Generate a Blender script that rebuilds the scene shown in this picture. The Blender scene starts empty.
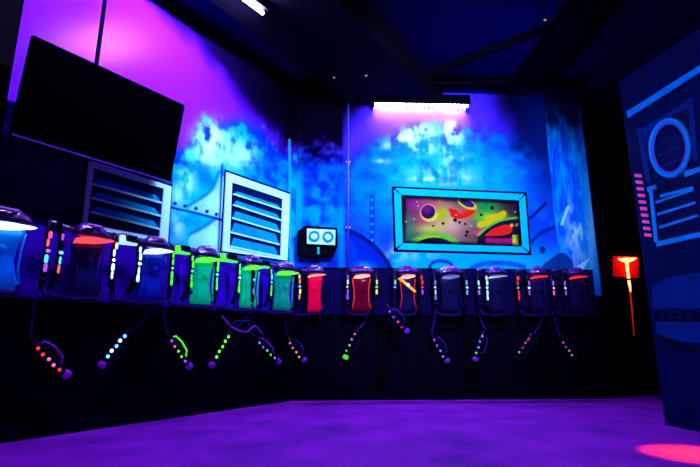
import bpy, bmesh, math, random
import numpy as np
from mathutils import Vector, Matrix
random.seed(4)
PI = math.pi
SC = bpy.context.scene
COL = SC.collection
# ---------------------------------------------------------------- camera maths (survey of the room)
F = 480.0; PITCH = math.atan(108 / F); H = 0.65
cp, sp = math.cos(PITCH), math.sin(PITCH)
EYE = np.array([0, 0, H])
def ray(x, y):
    X = x - 350; U = 233.5 - y
    return np.array([X, F * cp - U * sp, F * sp + U * cp])
def at_z(x, y, z):
    d = ray(x, y); return EYE + d * ((z - H) / d[2])
def to_px(P):                       # world points (N,3) -> survey coordinates
    q = P - EYE
    fw = q[:, 1] * cp + q[:, 2] * sp; up = -q[:, 1] * sp + q[:, 2] * cp
    return 350 + F * q[:, 0] / fw, 233.5 - F * up / fw
class Wall:
    """vertical wall plane: O = origin on the floor, r = direction to the right seen from the room, n = normal into the room"""
    def __init__(s, O, E):
        s.O = np.array([O[0], O[1], 0.0]); e = np.array([E[0], E[1], 0.0]) - s.O
        s.len = np.linalg.norm(e); s.r = e / s.len
        s.n = np.array([s.r[1], -s.r[0], 0]); s.rot = math.atan2(s.r[1], s.r[0])
    def hit(s, x, y, d=0.0):        # -> (s along, z)
        D = ray(x, y); p = EYE + D * (np.dot(s.O + s.n * d - EYE, s.n) / np.dot(D, s.n))
        return float(np.dot(p - s.O, s.r)), float(p[2])
    def w(s, a, d, z):
        p = s.O + s.r * a + s.n * d; return Vector((p[0], p[1], z))
C1 = (-0.666, 5.702)
LA = (C1[0] - 0.574 * 4.6, C1[1] - 0.819 * 4.6)
LW = Wall(LA, C1)                    # left wall, running to the corner
B0 = (2.59, 5.88)
BW = Wall(C1, B0)
_bd = np.array(B0) - np.array(C1); _bd /= np.linalg.norm(_bd); E0 = tuple(np.array(B0) + _bd * .50)
FW = Wall(B0, E0)
P0 = (2.51, 4.07)
P1 = (P0[0] + 0.237 * 2.3, P0[1] - 0.97 * 2.3)
PW = Wall(P0, P1)                    # free standing maze panel on the right
CEIL = 3.97
# ---------------------------------------------------------------- materials
def mat(name, col, rough=0.6, emit=None, es=0.0, metal=0.0, noise=0.0, nscale=12, bump=0.0, coat=0.0, spec=0.02):
    m = bpy.data.materials.new(name); m.use_nodes = True
    nt = m.node_tree; b = nt.nodes['Principled BSDF']
    b.inputs['Base Color'].default_value = (*col, 1); b.inputs['Roughness'].default_value = rough
    b.inputs['Metallic'].default_value = metal
    b.inputs['Coat Weight'].default_value = coat
    b.inputs['Specular IOR Level'].default_value = spec
    if emit:
        b.inputs['Emission Color'].default_value = (*emit, 1); b.inputs['Emission Strength'].default_value = es
    if noise or bump:
        tc = nt.nodes.new('ShaderNodeTexCoord'); nz = nt.nodes.new('ShaderNodeTexNoise')
        nz.inputs['Scale'].default_value = nscale; nz.inputs['Detail'].default_value = 4
        nt.links.new(tc.outputs['Object'], nz.inputs['Vector'])
        if noise:
            mx = nt.nodes.new('ShaderNodeMix'); mx.data_type = 'RGBA'
            mx.inputs['A'].default_value = (*[c * (1 - noise) for c in col], 1)
            mx.inputs['B'].default_value = (*[min(1, c * (1 + noise)) for c in col], 1)
            nt.links.new(nz.outputs['Fac'], mx.inputs['Factor'])
            nt.links.new(mx.outputs['Result'], b.inputs['Base Color'])
        if bump:
            bp = nt.nodes.new('ShaderNodeBump'); bp.inputs['Strength'].default_value = bump; bp.inputs['Distance'].default_value = 0.01
            nt.links.new(nz.outputs['Fac'], bp.inputs['Height']); nt.links.new(bp.outputs['Normal'], b.inputs['Normal'])
    return m
def vmat(name, rough=0.75):
    m = bpy.data.materials.new(name); m.use_nodes = True; nt = m.node_tree; b = nt.nodes['Principled BSDF']
    a = nt.nodes.new('ShaderNodeAttribute'); a.attribute_name = 'paint'
    nt.links.new(a.outputs['Color'], b.inputs['Base Color']); b.inputs['Roughness'].default_value = rough
    b.inputs['Specular IOR Level'].default_value = 0.0
    return m
M = {}
M['mural'] = vmat('airbrushed_mural')
M['scene_paint'] = vmat('space_painting', 0.6)
M['black'] = mat('black_paint', (0.0012, 0.0012, 0.004), 0.8, noise=0.4)
M['blackwall'] = mat('black_wall', (0.0012, 0.001, 0.008), 0.85, noise=0.4, nscale=6)
M['base'] = mat('black_baseboard', (0.001, 0.001, 0.008), 0.4, noise=0.2)
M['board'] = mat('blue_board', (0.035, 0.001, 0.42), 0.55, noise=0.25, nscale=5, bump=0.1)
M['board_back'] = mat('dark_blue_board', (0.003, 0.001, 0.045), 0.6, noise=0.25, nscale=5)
M['ceil'] = mat('dark_ceiling_tile', (0.0005, 0.001, 0.05), 0.9, noise=0.3, nscale=3)
M['navy'] = mat('navy_paint', (0.002, 0.006, 0.06), 0.7)
M['line'] = mat('dark_outline_paint', (0.001, 0.002, 0.02), 0.8)
M['white'] = mat('white_paint', (0.5, 1.0, 1.0), 0.6, noise=0.08)
M['cyan'] = mat('cyan_paint', (0.0, 0.62, 1.0), 0.6, noise=0.25, nscale=9)
M['slat'] = mat('slat_blue_paint', (0.0, 0.26, 0.75), 0.6, noise=0.6, nscale=6)
M['slat_edge'] = mat('slat_edge_paint', (0.45, 1.0, 1.0), 0.6)
M['tv'] = mat('tv_screen', (0.0003, 0.0002, 0.001), 0.2)
M['tvbez'] = mat('tv_bezel', (0.002, 0.001, 0.01), 0.3)
M['metal'] = mat('dark_metal', (0.2, 0.1, 0.5), 0.35, metal=0.8)
M['plastic'] = mat('black_plastic', (0.004, 0.003, 0.02), 0.3, noise=0.2, coat=0.15)
M['pad'] = mat('purple_fabric_pad', (0.05, 0.003, 0.16), 0.32, noise=0.9, nscale=16, bump=0.8, coat=0.3, spec=.5)
M['web'] = mat('webbing', (0.012, 0.002, 0.06), 0.45, noise=0.5, nscale=30, bump=0.3)
M['badge'] = mat('pale_sensor_cap', (0.75, 0.35, 0.9), 0.3)
M['tip'] = mat('violet_rubber', (0.16, 0.02, 0.5), 0.4, emit=(0.22, 0.0, 0.8), es=0.16)
M['cable'] = mat('violet_cable', (0.04, 0.01, 0.25), 0.4)
TUP = .06
LAMPC = (0.55, 0.50, 1.0)
M['tube'] = mat('uv_tube', (0.8, 0.8, 0.8), 0.5, emit=LAMPC, es=2000)
M['tubeB'] = mat('uv_tube_side', (0.8, 0.8, 0.8), 0.5, emit=(0.50, 0.38, 1.0), es=1150)
M['cap'] = mat('lamp_cap', (0.001, 0.001, 0.003), 0.6)
PAL = {'white': (0.55, 0.95, 1.0), 'red': (1.0, 0.03, 0.04), 'green': (0.10, 1.0, 0.04), 'orange': (1.0, 0.30, 0.07),
       'pink': (1.0, 0.12, 0.30), 'blue': (0.12, 0.45, 1.0), 'violet': (0.45, 0.08, 1.0), 'yellow': (0.9, 0.75, 0.15), 'dimblue': (0.16, 0.2, 0.5),
       'cyan': (0.1, 0.8, 0.9), 'salmon': (1.0, 0.35, 0.25)}
def glow(c, s):
    k = 'glow_%s_%s' % (c, s)
    if k not in M: M[k] = mat(k.replace('.', '_'), tuple(v * .6 for v in PAL[c]), 0.4, emit=PAL[c], es=s)
    return M[k]
def shell(name, col, e, es):
    if name not in M: M[name] = mat(name, col, 0.35, emit=e, es=es, noise=0.5, nscale=9, bump=0.3, coat=0.3)
    return M[name]
# ---------------------------------------------------------------- mesh helpers
class MB:
    def __init__(s): s.bm = bmesh.new()
    def _bev(s, vs, b, seg=2):
        if b > 0:
            es = list({e for v in vs for e in v.link_edges})
            bmesh.ops.bevel(s.bm, geom=es, offset=b, segments=seg, affect='EDGES', clamp_overlap=True)
    def box(s, c, d, b=0.0, rot=None):
        m = Matrix.Translation(c) @ (rot.to_4x4() if rot else Matrix.Identity(4)) @ Matrix.Diagonal((*d, 1))
        r = bmesh.ops.create_cube(s.bm, size=1, matrix=m); s._bev(r['verts'], b); return s
    def prism(s, pts, y0, y1, b=0.0):   # polygon in x,z extruded along y
        y0, y1 = min(y0, y1), max(y0, y1)
        ar = sum(pts[i][0] * pts[(i + 1) % len(pts)][1] - pts[(i + 1) % len(pts)][0] * pts[i][1] for i in range(len(pts)))
        if ar < 0: pts = pts[::-1]
        a = [s.bm.verts.new((x, y0, z)) for x, z in pts]; c = [s.bm.verts.new((x, y1, z)) for x, z in pts]
        s.bm.faces.new(a); s.bm.faces.new(c[::-1]); n = len(pts)
        for i in range(n): s.bm.faces.new((a[(i + 1) % n], a[i], c[i], c[(i + 1) % n]))
        s._bev(a + c, b); return s
    def loft(s, rings, cap=True):
        R = [[s.bm.verts.new(p) for p in r] for r in rings]; n = len(R[0])
        for a, b in zip(R, R[1:]):
            for i in range(n): s.bm.faces.new((a[i], a[(i + 1) % n], b[(i + 1) % n], b[i]))
        if cap: s.bm.faces.new(R[0][::-1]); s.bm.faces.new(R[-1])
        return s
    def tube(s, pts, r, n=8, flat=None):
        pts = [Vector(p) for p in pts]; rings = []; up = Vector((0, 1, 0.01)).normalized()
        for i, p in enumerate(pts):
            t = (pts[min(i + 1, len(pts) - 1)] - pts[max(i - 1, 0)]).normalized()
            a = t.cross(up); a = a.normalized() if a.length > 1e-4 else t.cross(Vector((1, 0, 0))).normalized()
            b = a.cross(t).normalized(); rr = r[i] if isinstance(r, (list, tuple)) else r
            f = flat or (1, 1)
            rings.append([p + a * math.cos(2 * PI * k / n) * rr * f[0] + b * math.sin(2 * PI * k / n) * rr * f[1] for k in range(n)])
        return s.loft(rings)
    def ball(s, c, r, sc=(1, 1, 1), u=12, v=8):
        bmesh.ops.create_uvsphere(s.bm, u_segments=u, v_segments=v, radius=r, matrix=Matrix.Translation(c) @ Matrix.Diagonal((*sc, 1))); return s
    def ring(s, c, r1, r2, y0, y1, n=40, sx=1, sz=1):   # annulus in xz
        rr = []
        for k in range(n + 1):
            a = 2 * PI * k / n; ca, sa = math.cos(a) * sx, math.sin(a) * sz
            rr.append([(c[0] + r1 * ca, y0, c[1] + r1 * sa), (c[0] + r2 * ca, y0, c[1] + r2 * sa), (c[0] + r2 * ca, y1, c[1] + r2 * sa), (c[0] + r1 * ca, y1, c[1] + r1 * sa)])
        R = [[s.bm.verts.new(p) for p in q] for q in rr[:-1]]; R.append(R[0])
        for a, b in zip(R, R[1:]):
            for i in range(4): s.bm.faces.new((a[i], b[i], b[(i + 1) % 4], a[(i + 1) % 4]))
        return s
    def build(s, name, m, parent=None, smooth=False):
        bmesh.ops.recalc_face_normals(s.bm, faces=s.bm.faces)
        me = bpy.data.meshes.new(name); s.bm.to_mesh(me); s.bm.free(); me.materials.append(m)
        if smooth: me.shade_smooth()
        o = bpy.data.objects.new(name, me); COL.objects.link(o)
        if parent: o.parent = parent
        return o
def thing(name, label, cat, loc=(0, 0, 0), rot=0.0, group=None):
    o = bpy.data.objects.new(name, None); COL.objects.link(o); o.empty_display_size = .1
    o.location = loc; o.rotation_euler = (0, 0, rot); o['label'] = label; o['category'] = cat
    if group: o['group'] = group
    return o
def struct(o, wall=None, label=None):
    o['kind'] = 'structure'
    if wall: o.location = wall.w(0, 0, 0); o.rotation_euler = (0, 0, wall.rot)
    return o
# ---------------------------------------------------------------- noise for the paint work
_rng = np.random.RandomState(7); _T = _rng.rand(256, 256)
def vnoise(x, y):
    xi = np.floor(x).astype(int); yi = np.floor(y).astype(int); fx = x - xi; fy = y - yi
    fx = fx * fx * (3 - 2 * fx); fy = fy * fy * (3 - 2 * fy)
    g = lambda a, b: _T[a % 256, b % 256]
    return (g(xi, yi) * (1 - fx) + g(xi + 1, yi) * fx) * (1 - fy) + (g(xi, yi + 1) * (1 - fx) + g(xi + 1, yi + 1) * fx) * fy
def fbm(x, y, o=4):
    r = 0; a = .5
    for k in range(o): r = r + a * vnoise(x * 2 ** k + 17 * k, y * 2 ** k + 5 * k); a *= .5
    return r / (1 - .5 ** o)
def sst(a, b, x):
    t = np.clip((x - a) / (b - a), 0, 1); return t * t * (3 - 2 * t)
def blob(x, y, cx, cy, rx, ry): return np.exp(-((x - cx) / rx) ** 2 - ((y - cy) / ry) ** 2)
def over(c, col, a):
    a = np.clip(a, 0, 1)[:, None]; return c * (1 - a) + np.array(col)[None, :] * a
def dseg(x, y, pts):
    d = np.full(x.shape, 1e9)
    for (x0, y0), (x1, y1) in zip(pts, pts[1:]):
        vx, vy = x1 - x0, y1 - y0; t = np.clip(((x - x0) * vx + (y - y0) * vy) / (vx * vx + vy * vy + 1e-9), 0, 1)
        d = np.minimum(d, np.hypot(x - x0 - t * vx, y - y0 - t * vy))
    return d
def stroke(c, x, y, pts, w, col, a=1.0, soft=1.0): return over(c, col, a * (1 - sst(w, w + soft, dseg(x, y, pts))))
def inpoly(x, y, pts):
    r = np.zeros(x.shape, bool); n = len(pts)
    for i in range(n):
        x0, y0 = pts[i]; x1, y1 = pts[(i + 1) % n]
        if y0 == y1: continue
        r ^= ((y0 > y) != (y1 > y)) & (x < (x1 - x0) * (y - y0) / (y1 - y0) + x0)
    return r
def curve(pts, n=8):
    out = []
    P = [pts[0]] + list(pts) + [pts[-1]]
    for i in range(1, len(P) - 2):
        for k in range(n):
            t = k / n; a, b, c, d = (np.array(q, float) for q in P[i - 1:i + 3])
            out.append(tuple(.5 * (2 * b + (c - a) * t + (2 * a - 5 * b + 4 * c - d) * t * t + (3 * b - a - 3 * c + d) * t ** 3)))
    out.append(tuple(pts[-1])); return out
def painted_grid(name, wall, s0, s1, z0, z1, d, step, fn, m, parent=None):
    ns = max(2, int((s1 - s0) / step) + 1); nz = max(2, int((z1 - z0) / step) + 1)
    S, Z = np.meshgrid(np.linspace(s0, s1, ns), np.linspace(z0, z1, nz)); S = S.ravel(); Z = Z.ravel()
    P = wall.O[None, :] + wall.r[None, :] * S[:, None] + wall.n[None, :] * d; P[:, 2] = Z
    x, y = to_px(P); c = np.clip(fn(x, y, S, Z), 0, 1)
    me = bpy.data.meshes.new(name)
    i = np.arange(ns * nz).reshape(nz, ns); q = np.stack([i[:-1, :-1], i[:-1, 1:], i[1:, 1:], i[1:, :-1]], -1).reshape(-1, 4)
    co = np.stack([S, np.full(S.shape, -d), Z], -1)
    me.from_pydata(co.tolist(), [], q.tolist())
    at = me.color_attributes.new('paint', 'FLOAT_COLOR', 'POINT')
    at.data.foreach_set('color', np.concatenate([c, np.ones((len(c), 1))], 1).astype('f').ravel())
    me.materials.append(m); o = bpy.data.objects.new(name, me); COL.objects.link(o)
    if parent: o.parent = parent
    return o
# ---------------------------------------------------------------- mural painting
NAVY = (0.0, 0.01, 0.12); DB = (0.0, 0.03, 0.8); BL = (0.0, 0.10, .85); CY = (0.0, 0.50, 1.0); WH = (0.38, 0.95, 1.0); BARE = (0.14, 0.008, 1.0); SHADE = (0.001, 0.001, 0.006)
def left_mural(x, y, S, Z):
    n1 = fbm(S * 3, Z * 3); n2 = fbm(S * 9 + 40, Z * 9); n3 = fbm(S * 22 + 9, Z * 5)
    c = np.tile(np.array(BARE), (len(x), 1))
    c = over(c, (.42, .10, 1), blob(x, y, 92, 45, 42, 20))  # pinkish hot spot of the lamp, painted into the wall colour
    # mural starts below a ragged sprayed edge
    edge = np.interp(x, [0, 160, 185, 200, 230, 262, 291], [150, 156, 150, 122, 118, 132, 150])
    c = over(c, DB, sst(-8, 9, y - edge + (n1 - .5) * 40))
    m = sst(0, 22, y - edge + (n2 - .5) * 45)
    c = over(c, BL, m * (0.5 + n1 * .7))
    c = over(c, CY, m * sst(.42, .68, n1 * .5 + n2 * .5 + .12 * blob(x, y, 225, 165, 45, 40)) * .85)
    c = over(c, CY, m * blob(x, y, 192, 205, 26, 45) * (0.25 + n2))
    c = over(c, (0, .004, .05), .96 * (1 - sst(158, 163, x)) * sst(125, 140, y))  # television's shadow on the wall below, painted as dark navy
    # sprayed white clouds
    for cx, cy, rx, ry, k in ((212, 140, 13, 13, 1.3), (205, 152, 10, 9, .9), (240, 157, 11, 8, 1.2), (228, 148, 13, 8, .7), (216, 160, 14, 7, .6), (246, 150, 8, 6, .5)):
        c = over(c, WH, k * blob(x, y, cx, cy, rx, ry) * sst(.30, .62, n2 * .7 + n3 * .3))
    c = over(c, DB, .85 * blob(x, y, 272, 175, 24, 30) * (1 - n2 * .5))
    c = over(c, SHADE, .93 * sst(-14, 16, x - 180 - (y - 31) / 1.11 + (n1 - .5) * 20) * (1 - sst(118, 155, y)))  # lamp falloff towards the corner painted in as near-black
    c = over(c, SHADE, .8 * sst(-30, 20, x - 196 - (y - 31) / 1.25 + (n1 - .5) * 30) * (1 - sst(95, 140, y)))
    c = over(c, SHADE, .99 * sst(255, 285, x + (n1 - .5) * 20) * (1 - sst(138, 168, y + (n2 - .5) * 30)))  # unlit top near the corner, also painted shade
    # plates with shaded curved creases between the frames
    up = curve([(188, 206), (198, 200), (207, 194), (214, 186), (219, 172)])
    c = over(c, WH, .85 * inpoly(x, y, up + [(225, 178), (222, 218), (190, 210)]) * (0.35 + .65 * blob(x, y, 216, 203, 12, 14)))
    c = stroke(c, x, y, up, .8, (0, .12, .8), .8, 2)
    c = over(c, WH, .9 * blob(x, y, 186, 184, 7, 12) * sst(.3, .6, n2)); c = over(c, WH, .6 * blob(x, y, 178, 196, 5, 9))
    c = over(c, (0, .12, .95), .7 * blob(x, y, 203, 178, 9, 12))
    lo = curve([(190, 234), (199, 230), (207, 225), (215, 219)])
    c = over(c, WH, .95 * inpoly(x, y, lo + [(222, 222), (220, 262), (186, 256)]) * (0.45 + .55 * blob(x, y, 214, 237, 12, 14)))
    c = stroke(c, x, y, lo, .8, (0, .12, .85), .8, 2)
    c = over(c, WH, .6 * blob(x, y, 178, 226, 5, 11) * sst(.25, .6, n2))
    c = stroke(c, x, y, [(168, 206.5), (195, 213), (222, 220)], .7, NAVY, 1, .9)
    for rx_, ry_ in ((175, 203.5), (185, 206), (196, 208.5), (207, 211.5), (216.5, 214.5)):
        c = over(c, NAVY, 1 - sst(1.5, 2.4, np.hypot(x - rx_, (y - ry_))))
    c = stroke(c, x, y, [(172, 165), (170, 200), (168, 250)], .9, NAVY, .9, 1)
    c = stroke(c, x, y, [(289.5, 140), (290.5, 268)], .5, (.0, .5, 1), .7, 1.2)
    c = stroke(c, x, y, [(222, 165), (218, 262)], .6, NAVY, .9, 1)
    return c
def back_mural(x, y, S, Z):
    n1 = fbm(S * 3 + 80, Z * 3); n2 = fbm(S * 9 + 4, Z * 9 + 30); n3 = fbm(S * 26, Z * 3 + 11)
    c = np.tile(np.array((.085, .026, 1.)), (len(x), 1))
    edge = np.interp(x, [291, 330, 345, 350, 380, 405, 470, 500, 560], [140, 150, 150, 150, 138, 126, 126, 132, 140])
    e = y - edge + (n1 - .5) * 22
    c = over(c, (0.02, 0.015, .95), sst(-9, 8, e))
    m = sst(-3, 16, e + (n2 - .5) * 24)
    c = over(c, (0, .04, .6), m * (.3 + .9 * n1)); c = over(c, BL, m * sst(.45, .7, n2) * .7)
    c = over(c, CY, m * np.clip(blob(x, y, 445, 185, 70, 40) * 1.4 * (.35 + n2) + blob(x, y, 455, 264, 95, 16) * 1.8 * sst(385, 400, x), 0, 1))
    for cx, cy, rx, ry, k in ((452, 136, 8, 9, 1.7), (447, 152, 5, 11, 1.3), (457, 157, 7, 5, 1.1), (420, 133, 13, 6, 1.4), (404, 140, 10, 5, 1.2), (425, 149, 8, 5, 1.3), (413, 146, 8, 6, .6), (383, 161, 6, 2, .8), (388, 146, 6, 4, .5),
                              (440, 172, 20, 5, 1.0), (428, 179, 16, 2.5, 1.4), (458, 178, 14, 4, 1.0), (395, 256, 8, 8, .7), (416, 255, 18, 4, .6), (440, 184, 26, 1.6, .5)):
        c = over(c, WH, .8 * k * blob(x, y, cx, cy, rx, ry) * sst(.36, .62, n2 * .65 + n3 * .35))
    c = over(c, SHADE, .96 * sst(0, 42, x - 474 - (y - 105) * .75 + (n1 - .5) * 30) * (1 - sst(150, 200, y + (n2 - .5) * 30))); c = over(c, SHADE, .99 * (1 - sst(87, 98, y))); c = over(c, SHADE, .93 * sst(0, 24, 380 - (y - 101) * .5 - x) * (1 - sst(105, 165, y))); c = over(c, (0, .03, .75), .5 * sst(.45, .7, fbm(S * 6, Z * 6 + 9)) * sst(150, 165, y) * (1 - sst(176, 190, y)))  # near-black masks: shade around the wall lamp's cone painted in
    # part left of the conduit
    lf = 1 - sst(341, 347, x)
    c = over(c, (0, .02, .4), lf * .7 * sst(150, 175, y))
    c = over(c, (0, .34, 1), lf * blob(x, y, 325, 215, 24, 40) * sst(.3, .7, n2) * .9)
    c = over(c, (0, .40, 1), lf * blob(x, y, 342, 240, 4, 40) * .7); c = over(c, (0, .45, 1), lf * blob(x, y, 298, 200, 5, 40) * .6)
    c = over(c, SHADE, lf * .995 * (1 - sst(138, 180, y + (n2 - .5) * 46)))  # unlit wall top left of the lamp, painted dark
    c = over(c, SHADE, (.97 * (1 - sst(350, 362, x)) * (1 - sst(96, 122, y))))  # same painted shade past the lamp's left end
    c = over(c, NAVY, .85 * blob(x, y, 323, 204, 6, 5) * sst(.3, .6, n2 + .15))
    # right top: shade outside the lamp's cone, put into the colour
    c = over(c, SHADE, .97 * sst(478, 530, x + (n1 - .5) * 30) * (1 - sst(120, 175, y + (n2 - .5) * 30)))
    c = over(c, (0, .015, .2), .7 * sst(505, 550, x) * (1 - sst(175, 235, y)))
    # riveted strip
    st = (1 - sst(2.2, 3, abs(x - 372))) * sst(193, 196, y); c = over(c, (0, .02, .45), st * .8)
    for k in range(9): c = over(c, (0, .5, .9), .8 * (1 - sst(.9, 1.7, np.hypot(x - 372, y - (200 + k * 8)))))
    # big folded blade left of the window
    bl = curve([(347, 230), (362, 237), (376, 248), (386, 260), (394, 276)])
    c = over(c, (0, .02, .40), .95 * inpoly(x, y, bl + [(352, 276)]))
    c = stroke(c, x, y, bl, 1.4, NAVY, .95, 1.5)
    c = over(c, CY, .8 * blob(x, y, 362, 268, 10, 5)); c = over(c, (0, .05, .5), .8 * inpoly(x, y, curve([(349, 236), (357, 252), (360, 276)]) + [(347, 276)]))
    # lumps below the window
    c = stroke(c, x, y, curve([(431, 276), (430, 266), (437, 261), (450, 263), (452, 270)]), 1.0, (0, .03, .35), .95, 1.5)
    c = stroke(c, x, y, curve([(466, 276), (474, 267), (490, 263), (512, 264), (524, 267)]), 1.3, (0, .05, .45), .9, 2.2)
    c = over(c, (0, .25, .9), .6 * blob(x, y, 494, 268, 18, 4))
    # cracks, hole and rock on the right of the window
    c = stroke(c, x, y, curve([(529, 219), (538, 211), (546, 203)]), .8, NAVY, .9, 1.6)
    c = stroke(c, x, y, curve([(530, 243), (540, 234), (552, 228), (562, 222)]), .8, NAVY, .8, 2)
    c = over(c, NAVY, .9 * (1 - sst(2.2, 4.4, np.hypot(x - 542.5, (y - 250) * .9))))
    rock = curve([(536, 278), (542, 266), (552, 258), (560, 253), (570, 255), (580, 268), (584, 278)])
    c = over(c, (0, .02, .22), .9 * inpoly(x, y, rock))
    c = stroke(c, x, y, [(558.5, 200), (561, 276)], .6, NAVY, .8, 1.2)
    return c
def facet_mural(x, y, S, Z):
    n1 = fbm(S * 8 + 80, Z * 3); n2 = fbm(S * 14 + 4, Z * 6 + 30); n3 = fbm(S * 50, Z * 3 + 11)
    c = np.tile(np.array((0., .10, .95)), (len(x), 1))
    c = over(c, CY, .9 * sst(.35, .75, n3 * .6 + n2 * .4)); c = over(c, CY, .8 * blob(x, y, 590, 220, 8, 90))
    c = over(c, WH, 1.1 * blob(x, y, 577, 230, 9, 24) * sst(.35, .65, n2)); c = over(c, WH, .6 * blob(x, y, 592, 240, 3, 40) * n3)
    c = stroke(c, x, y, [(568, 207), (562, 224)], .8, WH, 1, 1.2)
    rock = curve([(536, 278), (542, 266), (552, 258), (560, 253), (566, 254), (572, 262), (575, 278)])
    c = over(c, (0, .02, .22), .9 * inpoly(x, y, rock))
    c = over(c, WH, inpoly(x, y, [(562, 277), (574, 268), (590, 258), (584, 268), (572, 277)]) * 1.0)
    c = over(c, SHADE, .95 * (1 - sst(105, 170, y + (n2 - .5) * 40)))  # dark top of the back wall carried on as painted shade
    return c
# ---------------------------------------------------------------- room shell
def floor_material():
    m = bpy.data.materials.new('ribbed_purple_carpet'); m.use_nodes = True; nt = m.node_tree; b = nt.nodes['Principled BSDF']
    tc = nt.nodes.new('ShaderNodeTexCoord'); nz = nt.nodes.new('ShaderNodeTexNoise'); nz.inputs['Scale'].default_value = 2.2; nz.inputs['Detail'].default_value = 6
    nt.links.new(tc.outputs['Object'], nz.inputs['Vector'])
    mp = nt.nodes.new('ShaderNodeMapping'); mp.inputs['Rotation'].default_value = (0, 0, .55); nt.links.new(tc.outputs['Object'], mp.inputs['Vector'])
    br = nt.nodes.new('ShaderNodeTexBrick'); br.inputs['Scale'].default_value = 9; br.inputs['Mortar Size'].default_value = .03
    br.inputs['Color1'].default_value = (1, 1, 1, 1); br.inputs['Color2'].default_value = (.75, .75, .75, 1); br.inputs['Mortar'].default_value = (.45, .45, .45, 1)
    nt.links.new(mp.outputs['Vector'], br.inputs['Vector'])
    rp = nt.nodes.new('ShaderNodeValToRGB'); rp.color_ramp.elements[0].position = .3; rp.color_ramp.elements[1].position = .7
    rp.color_ramp.elements[0].color = (0.085, 0.003, 0.28, 1); rp.color_ramp.elements[1].color = (0.24, 0.007, 0.50, 1)
    nt.links.new(nz.outputs['Fac'], rp.inputs['Fac'])
    mx = nt.nodes.new('ShaderNodeMix'); mx.data_type = 'RGBA'; mx.blend_type = 'MULTIPLY'; mx.inputs['Factor'].default_value = .35
    nt.links.new(rp.outputs['Color'], mx.inputs['A']); nt.links.new(br.outputs['Color'], mx.inputs['B'])
    nt.links.new(mx.outputs['Result'], b.inputs['Base Color']); b.inputs['Roughness'].default_value = .8; b.inputs['Specular IOR Level'].default_value = .05
    bp = nt.nodes.new('ShaderNodeBump'); bp.inputs['Strength'].default_value = .4; bp.inputs['Distance'].default_value = .01
    n2 = nt.nodes.new('ShaderNodeTexNoise'); n2.inputs['Scale'].default_value = 60; nt.links.new(tc.outputs['Object'], n2.inputs['Vector'])
    nt.links.new(n2.outputs['Fac'], bp.inputs['Height']); nt.links.new(bp.outputs['Normal'], b.inputs['Normal'])
    return m
struct(MB().box((0.6, 2.2, -.05), (10, 9.6, .1)).build('floor', floor_material()))
struct(MB().box((0.6, 2.2, CEIL + .05), (10, 9.6, .1)).build('ceiling', M['ceil']))
RZ0, RZ1 = 0.95, 1.50          # rack board
for W, nm, L, back in ((LW, 'wall_left', LW.len, 0.0), (BW, 'wall_back', BW.len, 0.0)):
    w = MB().box((L / 2, .06, CEIL / 2), (L + (.1 if W is BW else 0), .1, CEIL)).build(nm, M['blackwall']); struct(w, W)
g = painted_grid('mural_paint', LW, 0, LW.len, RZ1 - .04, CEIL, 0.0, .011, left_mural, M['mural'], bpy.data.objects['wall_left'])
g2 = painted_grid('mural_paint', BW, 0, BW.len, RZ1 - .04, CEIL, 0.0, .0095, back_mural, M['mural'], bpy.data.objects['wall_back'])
fwall = struct(MB().box((FW.len / 2, .035, CEIL / 2), (FW.len, .06, CEIL)).build('wall_facet', M['blackwall']), FW)
painted_grid('mural_paint', FW, 0, FW.len, RZ1 - .3, CEIL, 0.0, .008, facet_mural, M['mural'], fwall)
AW = Wall((2.6, 6.28), (5.4, 6.28))
struct(MB().box((1.4, .05, CEIL / 2), (2.8, .1, CEIL)).build('wall_alcove', M['blackwall']), AW)
struct(MB().box((5.45, 3.4, CEIL / 2), (.1, 6.2, CEIL)).build('wall_right', M['blackwall']))
# black dado below the rack board and skirting
for W, sd, L in ((LW, 'left', LW.len), (BW, 'back', BW.len)):
    o = MB().box((L / 2, -.012, .06), (L - .03, .018, .12), .003).build('baseboard_' + sd, M['base']); struct(o, W)
for k, px in enumerate((382, 468, 545)):
    s_, z_ = BW.hit(px, 360)
    o = MB().box((s_, -.02, (RZ0 + .12) / 2), (.10, .034, RZ0 - .12), .004).build('trim_%d' % (k + 1), M['black']); struct(o, BW)
# ---------------------------------------------------------------- racks
def rack(W, label, s0, s1, m, hooks, matname):
    t = thing('vest_rack', label, 'rack', W.w(0, 0, 0), W.rot)
    L = s1 - s0
    MB().box(((s0 + s1) / 2, -.021, (RZ0 + RZ1) / 2), (L, .04, RZ1 - RZ0), .006).build('board', m, t)
    MB().box(((s0 + s1) / 2, -.028, RZ1 + .006), (L, .054, .012), .003).build('ledge', M['plastic'], t)
    for h in hooks:
        MB().tube([(h, -.03, 1.435), (h, -.10, 1.432), (h, -.20, 1.44), (h, -.215, 1.47)], .007).build('hook', M['metal'], t, True)
    return t
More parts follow.
